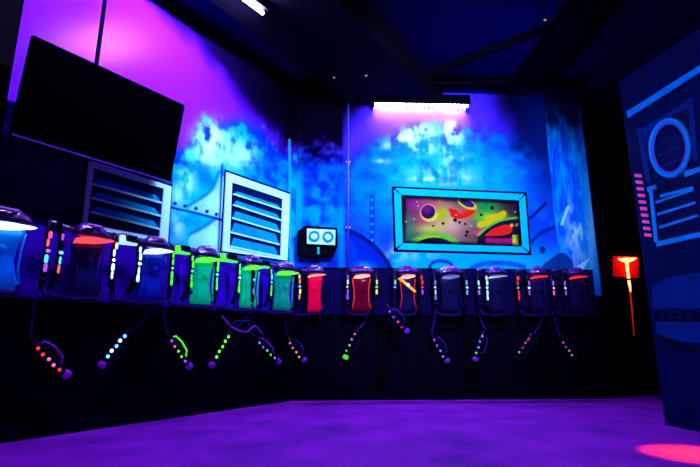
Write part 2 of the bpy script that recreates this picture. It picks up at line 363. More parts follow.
# ---------------------------------------------------------------- vests
def vest(W, label, group, xl, xr, xa, xb, barcol, strapcols, collar, body, d=.17, bar_s=3.0, strap_s=2.2, badge=True, diag=False, y=270, cables=None, cap='badge', rim=None):
    """xl, xr: the two straps; xa..xb: pack with its light bar (survey columns)"""
    hx = lambda px, yy=y: W.hit(px, yy, d)[0]
    sl, sr, a, b = hx(xl), hx(xr), hx(xa), hx(xb); cx = (min(sl, a) + max(sr, b)) / 2; hk = (a + b) / 2
    t = thing('laser_vest', label, 'vest', W.w(cx, 0, 0), W.rot, group)
    sl, sr, a, b, hk = sl - cx, sr - cx, a - cx, b - cx, hk - cx; w = b - a; front = not (b > sr and a > sr)
    D = -d
    # pack : hourglass shell
    rings = []
    for z, kw, th in ((1.385, 1.0, .07), (1.33, .92, .085), (1.25, .80, .085), (1.17, .76, .08), (1.09, .86, .085), (1.02, 1.0, .08), (.985, .96, .06)):
        ww = w * kw / 2; xc = (a + b) / 2 + (.0 if front else (kw - 1) * .06)
        rings.append([(xc + math.copysign(abs(math.cos(q)) ** .6, math.cos(q)) * ww, D + .02 - math.copysign(abs(math.sin(q)) ** .7, math.sin(q)) * th / 2 * (1.25 if math.sin(q) > 0 else .8), z) for q in [2 * PI * k / 20 for k in range(20)]])
    bd = MB().loft(rings).build('pack', body, t, True)
    # raised rim plates on the pack
    MB().tube([(a + .015, D - .035, 1.36), (a + .03, D - .04, 1.25), (a + .035, D - .04, 1.12), (a + .012, D - .035, 1.02)], .007).build('pack_rim', rim or body, bd, True)
    MB().tube([(b - .012, D - .035, 1.36), (b - .03, D - .04, 1.25), (b - .033, D - .04, 1.12), (b - .012, D - .035, 1.02)], .007).build('pack_rim', rim or body, bd, True)
    MB().ball(((a + b) / 2, D - .04, 1.24), .028, (1, .45, 1)).build('pack_button', body, bd, True)
    # glowing bar : blade pointed on the right
    if front:
        pts = [(a + .1 * w, 1.365), (a + .2 * w, 1.395), (a + .6 * w, 1.412), (b - .1 * w, 1.408), (b - .04 * w, 1.388), (a + .5 * w, 1.36)]
    else:
        pts = [(a - .005, 1.370), (a + .012, 1.393)] + [(a + .5 * w, 1.406), (b + .01, 1.408), (b + .035, 1.402), (a + .6 * w, 1.386)] if W is BW else [(a - .005, 1.352), (a + .012, 1.392), (a + .5 * w, 1.410), (b + .01, 1.408), (b + .035, 1.402), (a + .6 * w, 1.368)]
    MB().prism(pts, D - (.085 if W is LW else .052), D - .015, .003).build('light_bar', glow(barcol, bar_s), t)
    # shoulder pad over the bar
    rings = []
    for k in range(13):
        u_ = k / 12; x = a - .004 + (w + .016) * u_; hgt = (.022 + .088 * math.sin(PI * min(1, u_ * .86 + .10)) ** .55) * (1 + random.uniform(-.10, .10)); dp = (.045 + .03 * math.sin(PI * u_)) * (1 + random.uniform(-.12, .12))
        rings.append([(x, D - .02 - math.cos(q) * dp, 1.412 + max(0, math.sin(q)) * hgt + min(0, math.sin(q)) * .004) for q in [2 * PI * j / 14 for j in range(14)]])
    pd = MB().loft(rings).build('shoulder_pad', M['pad'], t, True)
    MB().tube([(a - .005, D - .07, 1.425), (a + .3 * w, D - .102, 1.432), (a + .7 * w, D - .102, 1.437), (b + .015, D - .07, 1.425)], .008, flat=(1, .7)).build('piping', M['web'], pd, True)
    if badge:
        MB().box((a + .44 * w, D - .088, 1.492), (.5 * w, .022, .022), .009).build('sensor_cap', M[cap], pd)
    # straps and their led strips
    for j, (s_, cc) in enumerate(((sl, strapcols[0]), (sr, strapcols[1]))):
        dx = (-.012 if j == 0 else .012) + random.uniform(-.008, .008)
        path = [(s_ * .8 + hk * .2, D + .05, 1.45), (s_ + dx * .2, D - .01, 1.465), (s_, D - .035, 1.43), (s_ + dx, D - .045, 1.32), (s_ + dx + random.uniform(-.006, .006), D - .045, 1.2), (s_ - dx * .3, D - .035, 1.09), (s_ - dx * 2, D - .01, 1.0)]
        sp_ = MB().tube([Vector(p) for p in path], [.02, .026, .026, .023, .022, .024, .02], 10, (1, .6)).build('strap', M['plastic'], t, True)
        if cc:
            n_ = 5
            for q in range(n_):
                zz = (1.375, 1.318, 1.262, 1.206, 1.145)[q]; col = cc[q % len(cc)]
                if col is None: continue
                MB().box((s_ + dx * .9 * min(1, q * .5 + .5) + random.uniform(-.004, .004), D - .065, zz), (random.uniform(.75, 1.25) * (.020 if q != 2 else .026), .014, (.052, .058, .024, .060, .062)[q]), .006).build('led', glow(col, strap_s if q != 2 else strap_s * 1.6), sp_)
        MB().box((s_ + dx, D - .052, 1.075), (.05, .02, .03), .006).build('buckle', M['web'], sp_)
    # neck collar between the straps
    if not front:
        m_ = (sl + sr) / 2; hw = abs(sr - sl) / 2
        cl = MB().prism([(m_ - hw * .75, 1.47), (m_ - hw * .75, 1.395), (m_ + hw * .9, 1.405), (m_ + hw * .9, 1.425), (m_ - hw * .3, 1.42), (m_ - hw * .3, 1.475)], D - .06, D - .03, .006).build('collar', glow(collar, .8) if collar else M['web'], t)
        for q in range(3): MB().box((m_ + hw * (.0 + .3 * q), D - .06, 1.455), (hw * .16, .03, .05), .004).build('collar_clip', M['plastic'], cl)
        # fabric bridge from collar to pad
        MB().tube([(sl, D + .02, 1.46), (m_, D + .03, 1.485), (sr, D + .02, 1.47), ((sr + a) / 2, D + .01, 1.46), (a + .02, D, 1.45)], .022, 8, (1, .8)).build('yoke', M['pad'], t, True)
    else:
        MB().tube([(sl, D, 1.44), (a, D - .02, 1.465), ((a + b) / 2, D - .02, 1.475), (b, D - .02, 1.465), (sr, D, 1.44)], .022, 8, (1, .8)).build('yoke', M['pad'], t, True)
    # waist belt loop
    MB().tube([(sl, D - .03, 1.02), (sl + .02, D - .05, .96), (0, D - .06, .94), (b - .03, D - .05, .96), (b - .01, D - .02, 1.01)], .016, 8, (1, .5)).build('belt', M['web'], t, True)
    if diag:
        st = MB().prism([(a - .01, 1.36), (a + .02, 1.375), (b - .01, 1.215), (b - .03, 1.20)], D - .075, D - .05, .004).build('sash', glow('orange', 1.2), t)
        MB().ball(((a + b) / 2, D - .08, 1.288), .016, (1, .6, 1)).build('sash_button', glow('white', 2.5), st, True)
    return t, cx, (sl, sr, a, b)
def cable(t, W, cx, p0, p1, d, sag=.12, coil=True, m='cable'):
    """curly lead from the vest down to its phaser, in the vest's own frame"""
    A = Vector((p0[0], -d, p0[1])); B = Vector((p1[0], -d + .04, p1[1])); pts = []
    N = 90 if coil else 16
    for k in range(N + 1):
        u_ = k / N; p = A.lerp(B, u_); p.z -= sag * math.sin(PI * u_) * (1 - u_ * .5)
        if coil: p += Vector((math.cos(u_ * 2 * PI * 11) * .011, math.sin(u_ * 2 * PI * 11) * .011, 0))
        pts.append(p)
    MB().tube(pts, .0035, 6).build('coiled_lead', M[m], t, True)
def phaser(W, label, group, p_top, p_tip, dots, tipmat, d=.10, side=1, n=4, loop='violet', es=3.0, dotk=1.0, edge=None, tip_s=1.0):
    """handset hanging grip up, muzzle down; p_top/p_tip in survey columns and rows"""
    a = W.hit(*p_top, d); b = W.hit(*p_tip, d); L = math.hypot(b[0] - a[0], b[1] - a[1]); ang = math.atan2(b[1] - a[1], b[0] - a[0])
    t = thing('phaser', label, 'laser gun', W.w(a[0], d, a[1]), W.rot, group)
    R = bpy.data.objects.new('pivot', None)
    bpy.data.objects.remove(R)
    ca, sa = math.cos(ang), math.sin(ang)
    def q(x, y, z): return Vector((x * ca - z * sa * side, y, x * sa + z * ca * side))
    # body
    rings = []
    for x, hh, th in ((0, .018, .016), (.03, .028, .024), (L * .35, .032, .028), (L * .6, .030, .028), (L * .82, .024, .024), (L * .93, .02, .02)):
        rings.append([q(x, math.sin(v) * th, .012 + math.cos(v) * hh) for v in [2 * PI * k / 12 for k in range(12)]])
    bd = MB().loft(rings).build('body', M['plastic'], t, True)
    MB().tube([q(L * .2, -.02, .038), q(L * .5, -.024, .042), q(L * .8, -.02, .036)], .005).build('rail', M[edge] if edge else M['web'], bd, True)
    # hand loop on the other side
    MB().tube([q(L * .22, 0, -.012), q(L * .26, 0, -.045), q(L * .45, 0, -.062), q(L * .68, 0, -.055), q(L * .78, 0, -.01)], [.007, .008, .008, .008, .007]).build('hand_guard', (M['tip'] if W is LW else M['cable']) if loop == 'violet' else glow(loop, .8) if loop else M['web'], t, True)
    MB().tube([q(L * .42, -.005, -.012), q(L * .44, -.005, -.035)], .006).build('trigger', M['plastic'], t, True)
    # muzzle
    k_ = tip_s
    rings = [[q(x, math.sin(v) * r_, .008 + math.cos(v) * r_ * 1.15) for v in [2 * PI * k / 14 for k in range(14)]] for x, r_ in ((L * .9, .016 * k_), (L * .94, .026 * k_), (L, .030 * k_), (L * 1.04, .024 * k_), (L * 1.05, .012 * k_))]
    MB().loft(rings).build('muzzle', tipmat, t, True)
    for k in range(n):
        c = dots[k % len(dots)]
        if not c: continue
        x = L * (.24 + .56 * k / max(1, n - 1)); zz = .026 + .006 * (k % 2)
        MB().ball(q(x, -.028, zz), .0125 * dotk, (1, .6, 1)).build('led', glow(c, es), bd, True)
    return t, a
GL = 'laser tag vests on the left wall rack'; GB = 'laser tag vests on the back wall rack'
PL = 'laser guns hanging below the left rack'; PB = 'laser guns hanging below the back rack'
S_blue = shell('shell_blue', (0.0, .18, .7), (0.0, .10, 1.0), .22)
S_dark = shell('shell_dark', (0.01, .01, .10), (0.01, 0.0, .3), .03)
S_dblue = shell('shell_dark_blue', (0.01, .02, .5), (0.0, 0.01, .6), .10)
S_green = shell('shell_green', (0.0, .42, .22), (0.0, .5, .22), .33)
S_teal = shell('shell_teal', (0.0, .25, .2), (0.0, .35, .22), .22)
S_red = shell('shell_red', (.6, .0, .04), (.9, .0, .06), .30)
S_dred = shell('shell_dark_red', (.10, .0, .015), (.5, .0, .05), .05)
S_dk = shell('shell_black', (0.006, .005, .05), (0.01, 0.0, .1), .03)
lv = []; bv = []
lv.append(vest(LW, 'laser vest with blue pack and white light bar, cut off by the left photo edge', GL, -62, -42, -24, 26, 'white', (('white',), ('white',)), 'white', S_blue, y=235))
lv.append(vest(LW, 'laser vest with black pack, red light bar and pink and blue speckled straps', GL, 45, 57, 72, 105, 'red', (('pink', 'pink', 'violet', 'cyan', 'violet'), ('violet', None, 'blue', 'cyan', 'pink')), None, S_dark, y=245, strap_s=1.0))
lv.append(vest(LW, 'laser vest with dark blue pack, white light bar and white lit straps', GL, 112, 134, 142, 165, 'white', (('white',), ('white',)), 'white', S_dblue, y=255, bar_s=1.6, strap_s=1.6))
lv.append(vest(LW, 'green lit laser vest directly right of the white barred vest', GL, 169, 187, 194, 214, 'green', (('green', 'green', 'blue', 'green', 'green'), ('green', 'green', 'blue', 'green', 'green')), 'green', S_green, y=262, bar_s=1.3, strap_s=1.0))
lv.append(vest(LW, 'green lit laser vest, middle one of the three green vests', GL, 214, 235, 243, 258, 'green', (('green', 'green', 'blue', 'green', 'green'), ('green', 'green', 'white', 'green', 'green')), 'green', S_green, y=266, bar_s=1.3, strap_s=1.2))
lv.append(vest(LW, 'green lit laser vest beside the orange strapped red vest', GL, 251, 267, 276, 292, 'green', (('dimblue', None, 'blue', None, 'dimblue'), ('green', 'cyan', 'blue', 'green', 'green')), 'green', S_teal, y=270, bar_s=1.3, strap_s=.8))
bv.append(vest(BW, 'laser vest with red pack and orange lit straps in the room corner', GB, 285, 299, 308, 323, 'salmon', (('orange', 'yellow', 'blue', 'orange', 'pink'), ('yellow', 'orange', 'blue', 'yellow', 'orange')), 'red', S_red, y=275, bar_s=1.3, strap_s=.8))
bv.append(vest(BW, 'red sided laser vest with orange bar, hanging directly below the wall conduit', GB, 348, 375, 351, 371, 'salmon', (('violet', 'white', 'yellow', 'violet', 'violet'), (None, 'yellow', 'green', 'yellow', None)), None, S_dred, y=285, bar_s=1.6, strap_s=.6, cap='tip', rim=glow('red', .45)))
bv.append(vest(BW, 'dark laser vest crossed by an orange diagonal light with a white button', GB, 395, 420, 398, 416, 'salmon', ((None, 'cyan', 'blue', None, None), ('red', 'red', 'red', 'violet', None)), None, S_dk, y=285, bar_s=1.6, strap_s=.5, diag=True, cap='tip', rim=glow('red', .12)))
bv.append(vest(BW, 'unlit dark blue laser vest with grey bar below the painted window', GB, 435, 464, 439, 460, 'dimblue', ((None, 'dimblue', 'white', 'white', 'dimblue'), (None, 'blue', 'white', 'cyan', None)), None, S_dk, y=285, bar_s=.7, strap_s=.5))
bv.append(vest(BW, 'dark laser vest with two white lit straps, below the right part of the painted window', GB, 478, 485, 488, 504, 'white', ((None, 'white', 'white', 'dimblue', None), ('white', 'white', 'white', 'white', 'white')), None, S_dk, y=285, bar_s=.45, strap_s=.7, badge=False))
bv.append(vest(BW, 'dark laser vest with red bar and a red and blue lit strap', GB, 517, 526, 530, 545, 'red', (('red', 'red', 'blue', 'red', 'red'), (None, 'violet', 'white', 'violet', None)), None, S_dk, y=285, bar_s=1.3, strap_s=.7, cap='tip'))
bv.append(vest(BW, 'dark laser vest with red bar, last one before the rack ends at the opening', GB, 552, 562, 569, 584, 'red', ((None, 'violet', 'white', 'pink', None), (None, 'violet', 'white', 'violet', None)), None, S_dk, y=285, bar_s=1.0, strap_s=.6, cap='tip'))
V = M['tip']
guns = [
 (LW, 'laser gun with red lights below the red barred black vest', PL, (30, 336), (68, 374), ('red', 'red', 'pink', 'pink'), 0, dict(side=-1, es=1.5, n=5, tip_s=1.0)),
 (LW, 'laser gun with white blue lights below the white barred vest', PL, (132, 330), (102, 366), ('blue', 'white', 'blue', 'white'), 0, dict(side=-1, es=2.2, n=5, loop=None, dotk=1.15)),
 (LW, 'laser gun with green and pink lights below the first green vest', PL, (166, 330), (190, 366), ('violet', 'pink', 'green', 'green'), 0, dict(side=-1, es=1.0, n=5, loop='green')),
 (LW, 'laser gun with bright green lights tilted left below the middle green vest', PL, (233, 330), (212, 366), ('green', 'green', 'green', 'green'), 0, dict(side=-1, es=1.6, n=5, loop=None, dotk=1.2)),
 (LW, 'laser gun with blue and green lights below the third green vest', PL, (252, 334), (279, 361), ('blue', 'violet', 'cyan', 'green'), 0, dict(side=-1, es=.9, n=5)),
 (BW, 'laser gun with pink and orange lights below the red vest in the corner', PB, (288, 336), (305, 360), ('pink', 'pink', 'orange', 'orange'), 0, dict(side=-1, es=1.0, n=4)),
 (BW, 'laser gun with green tip and amber lights below the vest beside the conduit', PB, (360, 328), (346, 358), ('orange', 'salmon', 'yellow', 'green'), 1, dict(side=-1, es=.5, n=4, loop=None)),
 (BW, 'violet laser gun hanging high against the diagonally lit vest', PB, (386, 304), (408, 331), ('violet', 'violet', 'pink', 'red'), 0, dict(side=-1, es=.5, n=4, d=.3)),
 (BW, 'violet and blue laser gun below the unlit dark blue vest', PB, (432, 332), (448, 361), ('violet', 'violet', 'blue', 'blue'), 0, dict(side=-1, es=.6, n=4)),
 (BW, 'laser gun with blue and green lights below the white strapped vest', PB, (486, 330), (476, 360), ('blue', 'violet', 'blue', 'green'), 0, dict(side=-1, es=.7, n=4)),
 (BW, 'laser gun with red dots and a green dot, tilted left below the back rack', PB, (534, 334), (517, 359), ('red', 'pink', 'red', 'green'), 2, dict(side=-1, es=.6, n=4, loop=None, dotk=.9)),
 (BW, 'laser gun with pink dots, rightmost of those below the back rack', PB, (560, 336), (576, 358), ('pink', 'violet', 'salmon', 'salmon'), 2, dict(side=-1, es=.6, n=4, loop=None, dotk=.9)),
]
vests = lv[1:] + bv
tipm = [V, glow('green', .6), M['plastic']]
for (W, lb, gp, p1, p2, dots, tm, kw), (vt, cx, (sl, sr, a, b)) in zip(guns, vests):
    t, (gs, gz) = phaser(W, lb, gp, p1, p2, dots, tipm[tm], **kw)
    d = kw.get('d', .10)
    x0 = sl if abs(gs - cx - sl) < abs(gs - cx - b) else b - .03
    cable(vt, W, cx, (x0, 1.0), (gs - cx, gz), d + .04, sag=.05)
# loose loops of lead under the green vests
vt, cx, q = lv[4]
a_ = LW.hit(222, 316, .16); b_ = LW.hit(232, 327, .16); c_ = LW.hit(246, 332, .16); d_ = LW.hit(255, 326, .16); e_ = LW.hit(262, 334, .16)
MB().tube([(p[0] - cx, -.16, p[1]) for p in curve([a_, b_, c_, d_, e_], 6)], .008, 8).build('loose_lead', M['tip'], vt, True)
a_ = LW.hit(230, 326, .2); b_ = LW.hit(236, 321, .2); c_ = LW.hit(248, 321, .2)
MB().tube([(p[0] - cx, -.2, p[1]) for p in curve([a_, b_, c_], 6)], .005, 8).build('loose_lead', M['cable'], vt, True)
hk = lambda L: [cx + (a + b) / 2 for (_, cx, (_, _, a, b)) in L]
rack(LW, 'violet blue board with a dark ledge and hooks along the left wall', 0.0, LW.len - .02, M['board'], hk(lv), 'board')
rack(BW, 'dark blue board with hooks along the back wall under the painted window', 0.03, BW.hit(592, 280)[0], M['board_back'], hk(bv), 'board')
# ---------------------------------------------------------------- painted louvred vents
def vent(label, W, outer, slats, fr, interior=True, d=.012, inner=None):
    """outer: corners TL TR BR BL"""
    o_ = [W.hit(*p) for p in outer]; s0 = o_[0][0]
    t = thing('louvred_vent', label, 'vent', W.w(s0, 0, o_[3][1]), W.rot); z0 = o_[3][1]
    P = lambda px, py: (lambda q: (q[0] - s0, q[1] - z0))(W.hit(px, py))
    oc = [P(*p) for p in outer]; ic = [P(*p) for p in inner]
    big = [(oc[0][0] - .02, oc[0][1] + .03), (oc[1][0] + .02, oc[1][1] + .03), (oc[2][0] + .02, oc[2][1] - .02), (oc[3][0] - .02, oc[3][1] - .02)]
    MB().prism(big, -.004, -.0005).build('back_plate', M['navy'], t)
    fm = MB()
    for k in range(4):
        j = (k + 1) % 4
        fm.prism([oc[k], oc[j], ic[j], ic[k]], -.02, -.003)
    fm.build('frame', M['white'], t)
    for (xl, yl, xr, yr, hl) in slats:
        a = P(xl, yl); b = P(xr, yr); ins = .05
        f_ = MB().loft([[(a[0], -.022, a[1]), (b[0], -.022, b[1]), (b[0] - ins, -.004, b[1] + hl), (a[0] + ins, -.004, a[1] + hl)],
                        [(a[0], -.016, a[1] - .004), (b[0], -.016, b[1] - .004), (b[0] - ins, -.003, b[1] + hl), (a[0] + ins, -.003, a[1] + hl)]]).build('slat', M['slat'], t)
        MB().prism([(a[0] - .005, a[1] + .006), (b[0] + .005, b[1] + .006), (b[0] + .008, b[1] - .012), (a[0] - .008, a[1] - .012)], -.026, -.014, .002).build('slat_edge', M['slat_edge'], f_)
    return t
c = lambda X, Y: (215 + X / 4.67, 165 + Y / 4.67)
vent('white framed louvred vent with five blue slats above the green vests', LW, [c(50, 35), c(345, 138), c(333, 447), c(30, 402)],
     [(*c(82, 137), *c(303, 207), .045), (*c(80, 187), *c(300, 258), .06), (*c(76, 248), *c(297, 313), .085), (*c(70, 315), *c(293, 371), .115), (*c(66, 380), *c(290, 427), .10)],
     6, inner=[c(75, 82), c(312, 160), c(303, 425), c(62, 385)])
vent('second white framed vent, mostly hidden in shadow under the television', LW, [(88, 160), (170.5, 187), (166, 250), (80, 232)],
     [(92, 184, 160, 203, .06), (91, 198, 159, 216, .06), (90, 212, 158, 229, .06)], 6, inner=[(93, 168), (162.5, 189), (158, 238), (86, 224)])
# ---------------------------------------------------------------- painted space window
def space_paint(x, y, S, Z):
    u_ = x; v_ = y; n1 = fbm(S * 5 + 3, Z * 5 + 8); n2 = fbm(S * 14 + 31, Z * 14); n3 = fbm(S * 30, Z * 8 + 3)
    c = np.tile(np.array((.015, .006, .05)), (len(x), 1))
    c = over(c, (.45, .22, .35), blob(x, y, 450, 225, 42, 20) * (.4 + n1)); c = over(c, (.75, .5, .55), .9 * blob(x, y, 448, 222, 14, 16) * (.5 + n2))
    c = over(c, (.28, .02, .5), .7 * blob(x, y, 414, 204, 10, 8)); c = over(c, (.0, .22, .25), .8 * blob(x, y, 408, 232, 8, 12))
    c = over(c, (.85, .03, .25), .8 * blob(x, y, 425, 219, 6, 5)); c = over(c, (.8, .1, .4), .6 * blob(x, y, 432, 206, 14, 8))
    c = over(c, (.5, .6, .02), 1.2 * blob(x, y, 442, 215, 6, 9) * (.5 + n2)); c = over(c, (.6, .7, .1), .9 * blob(x, y, 430, 229, 12, 4))
    c = over(c, (.05, .7, .05), 1.2 * blob(x, y, 484, 214, 12, 8) * (.4 + n2 * 1.1)); c = over(c, (.0, .35, .15), 1.2 * blob(x, y, 486, 207, 10, 6) * (.4 + n1))
    c = over(c, (.75, .75, .02), 1.3 * blob(x, y, 495, 218, 9, 4) * (.6 + n2)); c = over(c, (.75, .7, .02), 1.1 * (1 - sst(1.6, 4.5, dseg(x, y, [(480, 225), (492, 221), (503, 214)]))))
    c = over(c, (.95, .01, .02), 1.0 * inpoly(x, y, curve([(448, 208), (456, 210), (461, 214), (473, 208), (474, 213), (462, 219), (451, 217)]))); c = over(c, (.9, .02, .02), .9 * blob(x, y, 466, 213, 8, 5))
    c = over(c, (.85, .04, .3), .95 * inpoly(x, y, curve([(470, 232), (482, 229), (490, 226), (484, 235), (478, 236)])))
    # red planet with green rim, lower right
    big = curve([(478, 237), (486, 230), (494, 225), (505, 221), (522, 219)])
    c = over(c, (.01, .01, .05), inpoly(x, y, big + [(523, 246), (476, 246)]) * 1.0)
    c = over(c, (.95, .02, .03), inpoly(x, y, curve([(484, 236), (493, 229), (504, 225), (510, 226), (512, 231), (508, 234), (498, 236)])) * 1.0)
    c = over(c, (.5, .01, .35), inpoly(x, y, [(486, 238), (500, 239), (512, 238), (513, 246), (484, 246)]) * .9)
    c = over(c, (.9, .5, .2), (1 - sst(1.2, 2.4, np.hypot(x - 511.5, y - 225.5)))); c = over(c, (.9, .5, .15), (1 - sst(1.2, 2.2, np.hypot(x - 517, y - 225))))
    c = over(c, (.3, .8, .05), ((abs(x - 515.5) < 3.4) & (y > 235) & (y < 239)) * 1.0); c = over(c, (.85, .8, .1), ((abs(x - 515.5) < 3) & (y >= 239)) * 1.0)
    c = stroke(c, x, y, big, 1.0, (.02, .01, .04), 1, 1); c = stroke(c, x, y, [(p[0], p[1] - 1.6) for p in big], .5, (.1, .75, .1), .9, 1.1)
    # purple planet
    c = over(c, (.9, .35, .4), .9 * (1 - sst(8, 9.5, np.hypot(x - 428.5, y - 212.8)))); c = over(c, (.85, .8, .1), (1 - sst(7.8, 8.8, np.hypot(x - 430, y - 213.6))) * (y > 213) * .9)
    r_ = np.hypot(x - 428, y - 212); c = over(c, (.02, .005, .12), 1 - sst(6.6, 7.4, r_)); c = over(c, (.25, .02, .4), .8 * blob(x, y, 427, 209, 5, 4) * (r_ < 7))
    # dark planet edge, bottom
    r_ = np.hypot((x - 434), (y - 262) * 1.15); c = over(c, (.1, .7, .05), (1 - sst(31, 36, r_)) * (r_ > 25)); c = over(c, (.8, .85, .05), .9 * (1 - sst(28.5, 31, r_)) * (x < 440) * blob(x, y, 428, 232, 14, 9)); c = over(c, (.012, .006, .06), 1 - sst(27.5, 29, r_))
    # top small planet
    q = (x - 467) * .9 + (y - 204) * .45; r_ = np.hypot(q / 8.5, ((y - 204) * .9 - (x - 467) * .42) / 3.6)
    c = over(c, (.8, .75, .1), 1 - sst(1.1, 1.35, r_)); c = over(c, (.06, .01, .25), 1 - sst(.85, 1.05, np.hypot((q + .6) / 8.5, ((y - 203.2) * .9 - (x - 467) * .42) / 3.6)))
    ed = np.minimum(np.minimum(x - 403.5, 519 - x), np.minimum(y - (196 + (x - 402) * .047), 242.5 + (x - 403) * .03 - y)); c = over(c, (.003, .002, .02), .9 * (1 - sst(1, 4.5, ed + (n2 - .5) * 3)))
    for px, py, r in ((455, 220, 1.6), (459.5, 222.5, 1), (443, 223.5, 1.1), (465, 224, .9), (467, 232, 1.2), (466, 235.5, 1), (433, 226, .7), (492, 208, 1.6), (481, 215, 1)):
        c = over(c, (.01, .0, .03), 1 - sst(r, r + .8, np.hypot(x - px, y - py)))
    for px, py in ((417, 202), (418, 206), (414, 219), (406, 222), (456, 215), (515, 212), (471, 226)):
        c = over(c, (.9, .9, .9), .6 * (1 - sst(.3, 1.2, np.hypot(x - px, y - py))))
    return c
wo = [(393.5, 188), (525, 194), (529.5, 253.5), (395.5, 250)]; wi = [(402, 196), (518, 201.5), (521, 246), (403.5, 242.5)]
o_ = [BW.hit(*p) for p in wo]; s0, z0 = o_[3]
t = thing('space_window', 'cyan framed window painted with planets and a colourful nebula on the back wall', 'window picture', BW.w(s0, 0, z0), BW.rot)
P = lambda px, py: (lambda q: (q[0] - s0, q[1] - z0))(BW.hit(px, py))
oc = [P(*p) for p in wo]; ic = [P(*p) for p in wi]
bg = [(oc[0][0] - .022, oc[0][1] + .022), (oc[1][0] + .022, oc[1][1] + .022), (oc[2][0] + .022, oc[2][1] - .022), (oc[3][0] - .022, oc[3][1] - .022)]
MB().prism(bg, -.004, -.0005).build('outline_plate', M['line'], t)
for k in range(4):
    j = (k + 1) % 4; a, b, c_, d_ = [np.array(v) for v in (oc[k], oc[j], ic[j], ic[k])]
    e = (b - a) / np.linalg.norm(b - a) * .016; e2 = (c_ - d_) / np.linalg.norm(c_ - d_) * .004
    f = (d_ - a) * .05; g_ = (c_ - b) * .05
    MB().prism([tuple(a + e + f), tuple(b - e + g_), tuple(c_ - e2 - g_ * 2.4), tuple(d_ + e2 - f * 2.4)], -.014, -.003, .002).build('frame_side', M['cyan'], t)
ns, nz = 330, 150
me_s0, me_s1 = ic[0][0], ic[2][0]; me_z0, me_z1 = ic[3][1], ic[1][1]
S, Z = np.meshgrid(np.linspace(0, 1, ns), np.linspace(0, 1, nz)); U = S.ravel(); Vv = Z.ravel()
A_, B_, C_, D_ = [np.array(v) for v in (ic[3], ic[2], ic[1], ic[0])]
XZ = (A_[None] * (1 - U)[:, None] + B_[None] * U[:, None]) * (1 - Vv)[:, None] + (D_[None] * (1 - U)[:, None] + C_[None] * U[:, None]) * Vv[:, None]
PP = BW.O[None] + BW.r[None] * (XZ[:, :1] + s0); PP[:, 2] = XZ[:, 1] + z0
px, py = to_px(PP); colr = np.clip(space_paint(px, py, XZ[:, 0], XZ[:, 1]), 0, 1) * np.array([1.0, .9, .42])
me = bpy.data.meshes.new('space_painting'); i = np.arange(ns * nz).reshape(nz, ns)
qd = np.stack([i[:-1, :-1], i[:-1, 1:], i[1:, 1:], i[1:, :-1]], -1).reshape(-1, 4)
me.from_pydata(np.stack([XZ[:, 0], np.full(len(XZ), -.006), XZ[:, 1]], -1).tolist(), [], qd.tolist())
at = me.color_attributes.new('paint', 'FLOAT_COLOR', 'POINT'); at.data.foreach_set('color', np.concatenate([colr, np.ones((len(colr), 1))], 1).astype('f').ravel())
me.materials.append(M['scene_paint']); o = bpy.data.objects.new('space_painting', me); COL.objects.link(o); o.parent = t
# ---------------------------------------------------------------- twin lens box, conduit
s_, z_ = BW.hit(321, 237, .14)
t = thing('twin_lens_light', 'black wall box with a white face and two round ringed lenses', 'emergency light', BW.w(s_, 0, z_), BW.rot)
P = lambda px, py, d=.14: (lambda q: (q[0] - s_, q[1] - z_))(BW.hit(px, py, d))
hs = MB().prism([P(297.5, 233, .02), P(306, 227.5, .02), P(337, 229.5, .02), P(337.5, 247, .02), P(333, 257, .02), P(316, 258, .02), P(297.5, 257, .02)], -.12, -.002, .006).build('housing', M['black'], t)
MB().prism([P(306, 227.5), P(336.5, 229), P(336, 246.5), P(306, 245)], -.15, -.12, .004).build('face_rim', M['black'], t)
MB().prism([P(307, 228.8), P(335.5, 230.2), P(335, 245.3), P(307, 244)], -.154, -.148, .002).build('face_plate', M['white'], t)
for qx, qy in ((314.2, 236.6), (328, 237.2)):
    c_ = P(qx, qy)
    MB().ring(c_, .042, .066, -.166, -.152).build('lens_ring', mat('teal_ring', (0, .22, .5), .3) if 'ring' not in M else M['ring'], t)
    M['ring'] = bpy.data.materials['teal_ring']
    MB().ball((c_[0], -.154, c_[1]), .04, (1, .25, 1), 20, 10).build('lens', M['badge'] if False else M['white'], t, True)
stem = MB(); a = P(318.5, 246, .1); stem.tube([(a[0], -.1, a[1]), (a[0], -.1, a[1] - .05), (a[0] + .003, -.1, a[1] - .13)], [.018, .014, .022]); stem.build('stem', M['plastic'], t, True)
for k in range(3): MB().ring((a[0], a[1] - .03 - .03 * k), .004, .014, -.125, -.113, 16).build('stem_ring', M['cyan'], t)
s_, z_ = BW.hit(348, 268)
t = thing('conduit', 'thin metal conduit running up the back wall beside the corner vests', 'pipe', BW.w(s_, 0.03, RZ1 + .012), BW.rot)
MB().tube([(0, 0, 0), (0, 0, 1.0), (0, 0, CEIL - RZ1 - .03)], .012, 10).build('pipe', mat('conduit_paint', (.12, .12, .7), .4, metal=.3), t, True)
for z in (.5, 1.35): MB().box((0, .012, z), (.06, .02, .03), .004).build('clamp', M['metal'], t)
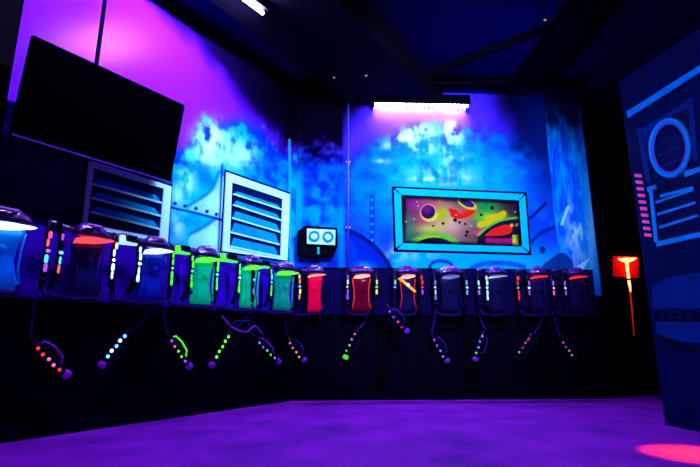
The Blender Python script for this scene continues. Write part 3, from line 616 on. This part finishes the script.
# ---------------------------------------------------------------- television
bl = LW.hit(9, 136, .20); br = LW.hit(170, 183, .20); tl = LW.hit(34, 33, .34); tr = LW.hit(182, 103, .34)
xb0, xb1 = bl[0], br[0]; zb = (bl[1] + br[1]) / 2; zt = (tl[1] + tr[1]) / 2; xm = (xb0 + xb1) / 2
t = thing('television', 'large black flat television hung tilted in front of the left wall', 'television', LW.w(xm, .27, (zb + zt) / 2), LW.rot)
w2 = (xb1 - xb0) / 2; hh = math.hypot(zt - zb, .12) / 2; tilt = math.atan2(.12, zt - zb)
body = MB(); body.box((0, 0.02, 0), (2 * w2, .045, 2 * hh), .006, Matrix.Rotation(tilt, 3, 'X')); tb = body.build('case', M['tvbez'], t)
RT = Matrix.Rotation(tilt, 3, 'X')
def tq(x, y, z): return RT @ Vector((x, y, z))
MB().box(tq(0, -.006, .005), (2 * w2 - .03, .012, 2 * hh - .045), .002, RT).build('screen', M['tv'], t)
MB().box(tq(0, -.005, -hh + .006), (2 * w2 - .01, .024, .014), .002, RT).build('lower_trim', mat('violet_trim', (.12, .02, .4), .3, spec=.5), t)
MB().box(tq(0, .06, 0), (.34, .05, .34), .01, RT).build('bracket', M['black'], t)
ph = LW.hit(105, 40, .30)[0] - xm
MB().tube([(ph, .09, -.05), (ph, .06, .3), (ph, .05, CEIL - (zb + zt) / 2 - .005)], .017, 10).build('ceiling_pole', M['black'], t, True)
# dark curtain strip at the far left of the wall
sx = LW.hit(16, 52, .135)[0]
o = MB().box((sx - .55, -.07, CEIL / 2), (1.1, .13, CEIL - .02), .01).build('trim_4', M['black']); struct(o, LW)
# ---------------------------------------------------------------- lamps
def lamp(name_label, pos, rot, L, tm, drop=0.0, lip=None):
    t = thing('uv_tube_light', name_label, 'light', pos, rot)
    MB().prism([(-L / 2 - .03, .02), (L / 2 + .03, .02), (L / 2 + .03, .06), (-L / 2 - .03, .06)], -.06, .05, .004).build('housing', M['cap'], t)
    if lip: MB().box((0, -.058, .005), (L + .06, .006, .05)).build('reflector_lip', M['cap'], t)
    MB().tube([(-L / 2, 0, 0), (L / 2, 0, 0)], .014, 12).build('tube', tm, t, True)
    for s_ in (-1, 1): MB().tube([(s_ * L / 2, 0, 0), (s_ * (L / 2 + .025), 0, 0)], .017, 12).build('end_cap', M['cap'], t, True)
    if drop > 0:
        for s_ in (-1, 1): MB().tube([(s_ * L * .4, 0, .05), (s_ * L * .4, 0, drop)], .004, 6).build('hanger', M['black'], t, True)
    return t
a = BW.hit(374, 100.5, .21); b = BW.hit(471, 105.5, .21); LZ = (a[1] + b[1]) / 2; LL = b[0] - a[0]
t = thing('uv_wall_light', 'black boxed light washing violet down the back wall above the painted window', 'light', BW.w((a[0] + b[0]) / 2, 0, LZ), BW.rot)
MB().box((0, -.206, .06), (LL, .008, .12), .002).build('front_board', M['cap'], t)
MB().box((0, -.105, .126), (LL, .21, .012), .002).build('top_board', M['cap'], t)
for q in (-1, 1): MB().box((q * (LL / 2 - .006), -.101, .06), (.012, .2, .118), .002).build('end_board', M['cap'], t)
MB().tube([(-LL / 2 + .03, -.055, TUP), (LL / 2 - .03, -.055, TUP)], .014, 12).build('tube', M['tube'], t, True)
gm = MB()
for k in range(21): gm.box((-LL / 2 + LL * (k + 1) / 22, -.104, .024), (.003, .196, .044))
gm.build('baffle_grille', M['cap'], t)
cs = LW.len - 1.57
lamp('violet tube light hung below the ceiling duct, its end just in view at the top', LW.w(cs - .61, .94, 3.60), LW.rot, 1.2, M['tubeB'])
#lamp('second violet tube light further along the same ceiling duct', LW.w(cs - 2.0, .94, 3.60), LW.rot, 1.2, M['tubeB'])
# ---------------------------------------------------------------- ceiling pieces
o = MB().box((0, 0, 0), (5.6, .98, CEIL - 3.66)).build('trim_5', M['black']); struct(o)
c5 = LW.w(LW.len - 1.3, 1.08, (CEIL + 3.66) / 2); o.location = c5; o.rotation_euler = (0, 0, LW.rot + .03)
def beam(n, p, q, w, h):
    p = Vector((p[0], p[1], 0)); q = Vector((q[0], q[1], 0)); d = q - p
    o = MB().box((0, 0, 0), (d.length, w, h)).build('trim_%d' % n, M['black']); struct(o)
    m = (p + q) / 2; o.location = (m.x, m.y, CEIL - h / 2); o.rotation_euler = (0, 0, math.atan2(d.y, d.x))
beam(6, at_z(425, 79, 3.9), at_z(600, 10, 3.9), .07, .07)
beam(7, (-.6, 5.62), (3.0, 5.66), .10, .10)
beam(8, (2.35, 5.7), (2.5, 1.0), .5, .12)
def small(name, label, cat, px, z, col, s):
    p = at_z(px[0], px[1], z); t = thing(name, label, cat, (p[0], p[1], z))
    top = CEIL if s else 3.66
    MB().tube([(0, 0, top - z), (0, 0, .02)], .008, 8).build('stem', M['black'], t, True)
    MB().tube([(0, 0, .03), (0, 0, .01), (0, 0, 0)], [.02, .035, .03], 12).build('rim', M['cap'], t, True)
    MB().ball((0, 0, -.002), .014, (1, 1, .6)).build('lens', glow(col, .25), t, True)
small('ceiling_spotlight', 'tiny dim orange ceiling spotlight left of centre', 'light', (334, 77.5), 3.6, 'salmon', 0)
small('ceiling_spotlight', 'tiny dim orange ceiling spotlight just left of the violet wall tube', 'light', (366, 75.5), 3.6, 'salmon', 0)
small('ceiling_sensor', 'small reddish sensor under the dark ceiling at upper right', 'sensor', (545, 20), 3.7, 'salmon', 1)
# ---------------------------------------------------------------- right maze panel
PH = 3.02
t = thing('maze_panel', 'tall dark blue freestanding panel painted with a round porthole and grille lines', 'panel', PW.w(0, 0, 0), PW.rot)
PLen = PW.len
M['panel'] = mat('panel_blue', (0.0, .004, .05), .6, noise=.7, nscale=2.5)
M['pcyan'] = mat('panel_light_blue', (0.0, .36, .95), .5, noise=.4, nscale=5)
M['pmid'] = mat('panel_mid_blue', (0.0, .02, .17), .6, noise=.5, nscale=4)
M['pviolet'] = mat('panel_violet', (.1, .08, .6), .5, noise=.3)
pb = MB().box((PLen / 2, .06, PH / 2), (PLen, .12, PH), .004).build('slab', M['panel'], t)
Q = lambda px, py: PW.hit(px, py)
def dec(pts, m, name, d=.006, parent=pb): return MB().prism([Q(*p) for p in pts], -d, -.0005).build(name, M[m] if isinstance(m, str) else m, parent)
k1 = lambda X, Y: (620 + X / 3.11, 50 + Y / 3.11); k2 = lambda X, Y: (620 + X / 3.11, 180 + Y / 3.11)
dec([k1(22, 192), k1(249, 48), k1(290, 22), k1(290, 46), k1(249, 70), k1(26, 212)], 'pcyan', 'top_stripe')
# square surround: top, left, right, lower stubs
dec([k1(70, 245), k1(222, 150), k1(224, 175), k1(150, 212), k1(110, 250), k1(88, 300)], 'pmid', 'surround_corner')
dec([k1(52, 240), k1(74, 245), k1(98, 410), k1(82, 412)], 'pmid', 'surround_left')
dec([k1(212, 152), k1(228, 150), k1(246, 340), k1(228, 345)], 'pmid', 'surround_right')
dec([k1(200, 378), k1(290, 350), k1(290, 366), k1(203, 395)], 'pcyan', 'surround_bottom')
dec([k1(84, 428), k1(112, 418), k1(116, 430), k1(88, 442)], 'pcyan', 'surround_bottom')
ring_px = lambda cx, cy, rx, ry, n=40: [k1(cx + rx * math.cos(2 * PI * k / n) + 0 * k, cy + ry * math.sin(2 * PI * k / n)) for k in range(n)]
def ringdec(cx, cy, r1, r2, m, name, d):
    A = [Q(*p) for p in ring_px(cx, cy, *r1)]; B = [Q(*p) for p in ring_px(cx, cy, *r2)]; mb = MB(); n = len(A)
    rr = [[mb.bm.verts.new((q[0], y_, q[1])) for q, y_ in ((A[k], -d), (B[k], -d), (B[k], -.0005), (A[k], -.0005))] for k in range(n)]; rr.append(rr[0])
    for a, b in zip(rr, rr[1:]):
        for i in range(4): mb.bm.faces.new((a[i], b[i], b[(i + 1) % 4], a[(i + 1) % 4]))
    return mb.build(name, M[m], pb, True)
ringdec(158, 305, (66, 94), (52, 78), 'pcyan', 'porthole_ring', .012)
ringdec(158, 305, (52, 78), (48, 73), 'pviolet', 'porthole_rim', .014)
MB().prism([Q(*p) for p in ring_px(158, 305, 48, 73)], -.003, -.0005).build('porthole_glass', M['navy'], pb)
for (a, b, c_, d_) in ((118, 295, 178, 262), (112, 330, 192, 298), (126, 362, 192, 335)):
    dec([k1(a, b), k1(c_, d_), k1(c_, d_ + 6), k1(a, b + 6)], 'pmid', 'porthole_bar', .008)
for (a, b, c_, d_, h_) in ((112, 66, 230, 26, 8), (118, 103, 236, 66, 8), (124, 143, 243, 106, 9), (115, 192, 290, 152, 16)):
    dec([k2(a, b), k2(c_, d_), k2(c_, d_ + h_), k2(a, b + h_)], 'pcyan', 'grille_line')
dec([k1(126, 450), k1(228, 424), k1(228, 432), k1(126, 460)], 'pcyan', 'grille_line')
dec([k2(92, 35), k2(102, 32), k2(120, 190), k2(108, 194)], 'pcyan', 'grille_side')
for k in range(10):
    x_ = 48 + k * 3.4; y_ = 385 + k * 20.5
    dec([k1(x_, y_), k1(x_ + 20, y_ + 2), k1(x_ + 21, y_ + 12), k1(x_ + 1, y_ + 10)], glow('pink', .35) if False else M.setdefault('pink_glow', mat('pink_glow', (.5, .05, .3), .4, emit=(.9, .10, .62), es=.32 )), 'pink_dash', .012, t)  # pink dashes with a faint glow put into their material
low = [k2(100, 330), k2(140, 308), k2(200, 294), k2(290, 284), k2(290, 400), k2(102, 400)]
dec(low, 'pmid', 'lower_plate', .004)
for X in (118, 141, 169, 200, 234, 262): 
    c_ = Q(*k2(X, 417)); MB().ball((c_[0], -.006, c_[1]), .02, (1, .4, 1)).build('rivet', M['line'], pb, True)
dec([k2(105, 433), k2(290, 433), k2(290, 440), k2(105, 440)], 'line', 'seam')
k3 = lambda X, Y: (620 + X / 3.175, 320 + Y / 3.175)
dec([k3(113, 5), k3(290, 5), k3(290, 75), k3(200, 70), k3(117, 45)], 'pmid', 'lower_plate', .004)
dec([k3(117, 50), k3(160, 62), k3(200, 85), k3(290, 100), k3(290, 108), k3(195, 94), k3(155, 70), k3(117, 58)], 'line', 'crease', .008)
# ---------------------------------------------------------------- red lit niche with lava drip
s_, z_ = AW.hit(625, 266, .0)
t = thing('lava_lamp_niche', 'red glowing wall light with a dripping lava shape in the dark opening', 'light', AW.w(s_, 0, z_), AW.rot)
P = lambda px, py: (lambda q: (q[0] - s_, q[1] - z_))(AW.hit(px, py))
M['lava_red'] = mat('lava_red', (.8, .02, .01), .5)
MB().prism([P(612, 256), P(638, 257), P(638, 278), P(612, 277)], -.02, -.001, .003).build('back_plate', M['lava_red'], t)
MB().box((P(625, 254)[0], -.06, P(625, 254)[1]), (.36, .12, .02), .004).build('hood', M['black'], t)
MB().box((P(625, 280)[0], -.04, P(625, 280)[1]), (.36, .08, .02), .004).build('sill', M['black'], t)
lava = mat('lava_glow', (.9, .3, .2), .5, emit=(1.0, .16, .06), es=6.0)
MB().tube([(P(x, y)[0], -.04, P(x, y)[1]) for x, y in ((616.5, 259), (620, 260.5), (625, 260.5), (630, 260), (634.5, 258.5))], [.012, .03, .045, .03, .012], 10, (.8, .5)).build('lava_cap', lava, t, True)
MB().tube([(P(x, y)[0], -.04, P(x, y)[1]) for x, y in ((624.8, 260), (626, 272), (627.6, 284), (629, 292))], [.035, .024, .024, .010], 10, (.8, .5)).build('lava_stream', lava, t, True)
MB().tube([(P(x, y)[0], -.02, P(x, y)[1]) for x, y in ((629, 290), (631, 308), (633, 336))], [.012, .012, .004], 8, (.9, .5)).build('lava_trail', mat('lava_ember', (.6, .02, .01), .5, emit=(.9, .02, .02), es=.45), t, True)
def light(kind, name, loc, energy, color, **kw):
    l = bpy.data.lights.new(name, kind); l.energy = energy; l.color = color
    for k, v in kw.items(): setattr(l, k, v)
    o = bpy.data.objects.new(name, l); COL.objects.link(o); o.location = loc; return o
def aim(o, tgt): o.rotation_euler = (Vector(tgt) - o.location).to_track_quat('-Z', 'Y').to_euler()
light('POINT', 'niche_bulb', AW.w(s_, .2, z_ + .02), 1.6, (1, .04, .02), shadow_soft_size=.04)
# red floor spot aimed down from just below the ceiling
sp_ = light('SPOT', 'red_floor_spot', (1.5, 3.4, 3.6), 15000, (1, .25, 0), spot_size=math.radians(10), spot_blend=1.0, shadow_soft_size=.02)
aim(sp_, (2.04, 3.06, 0))
# added unseen spots: blue glow on the ceiling, extra light on mural and vent
up = light('SPOT', 'ceiling_fill', (2.2, 4.3, 3.0), 45, (.0, .03, 1), spot_size=math.radians(120), spot_blend=1, shadow_soft_size=.1)
aim(up, (1.5, 5.2, CEIL))
mural_fill = light('SPOT', 'mural_fill_spot', (1.2, 1.6, 3.75), 1350, (.42, .52, 1), spot_size=math.radians(60), spot_blend=.7, shadow_soft_size=.12)  # added fill light that brightens the back mural
aim(mural_fill, (1.0, 5.7, 2.5))
vent_fill = light('SPOT', 'vent_fill_spot', (1.3, 2.6, 3.75), 900, (.34, .62, 1), spot_size=math.radians(42), spot_blend=.8, shadow_soft_size=.08)  # second added fill, for the vent side of the left wall
aim(vent_fill, (-1.2, 5.0, 2.1))
# ---------------------------------------------------------------- world, camera, view
w = bpy.data.worlds.new('world'); SC.world = w; w.use_nodes = True
w.node_tree.nodes['Background'].inputs[0].default_value = (0.1, 0.05, 1, 1); w.node_tree.nodes['Background'].inputs[1].default_value = 0.0006
cam = bpy.data.cameras.new('camera'); co = bpy.data.objects.new('camera', cam); COL.objects.link(co)
co.location = (0, 0, H); co.rotation_euler = (PI / 2 + PITCH, 0, 0); cam.sensor_width = 36; cam.lens = F / 700 * 36; cam.clip_start = .05
SC.camera = co
SC.view_settings.view_transform = 'Standard'; SC.view_settings.look = 'None'; SC.view_settings.gamma = 1; SC.view_settings.exposure = 0
SC.view_settings.use_curve_mapping = False
SC.cycles.use_denoising = True; SC.cycles.max_bounces = 6; SC.cycles.sample_clamp_indirect = 4
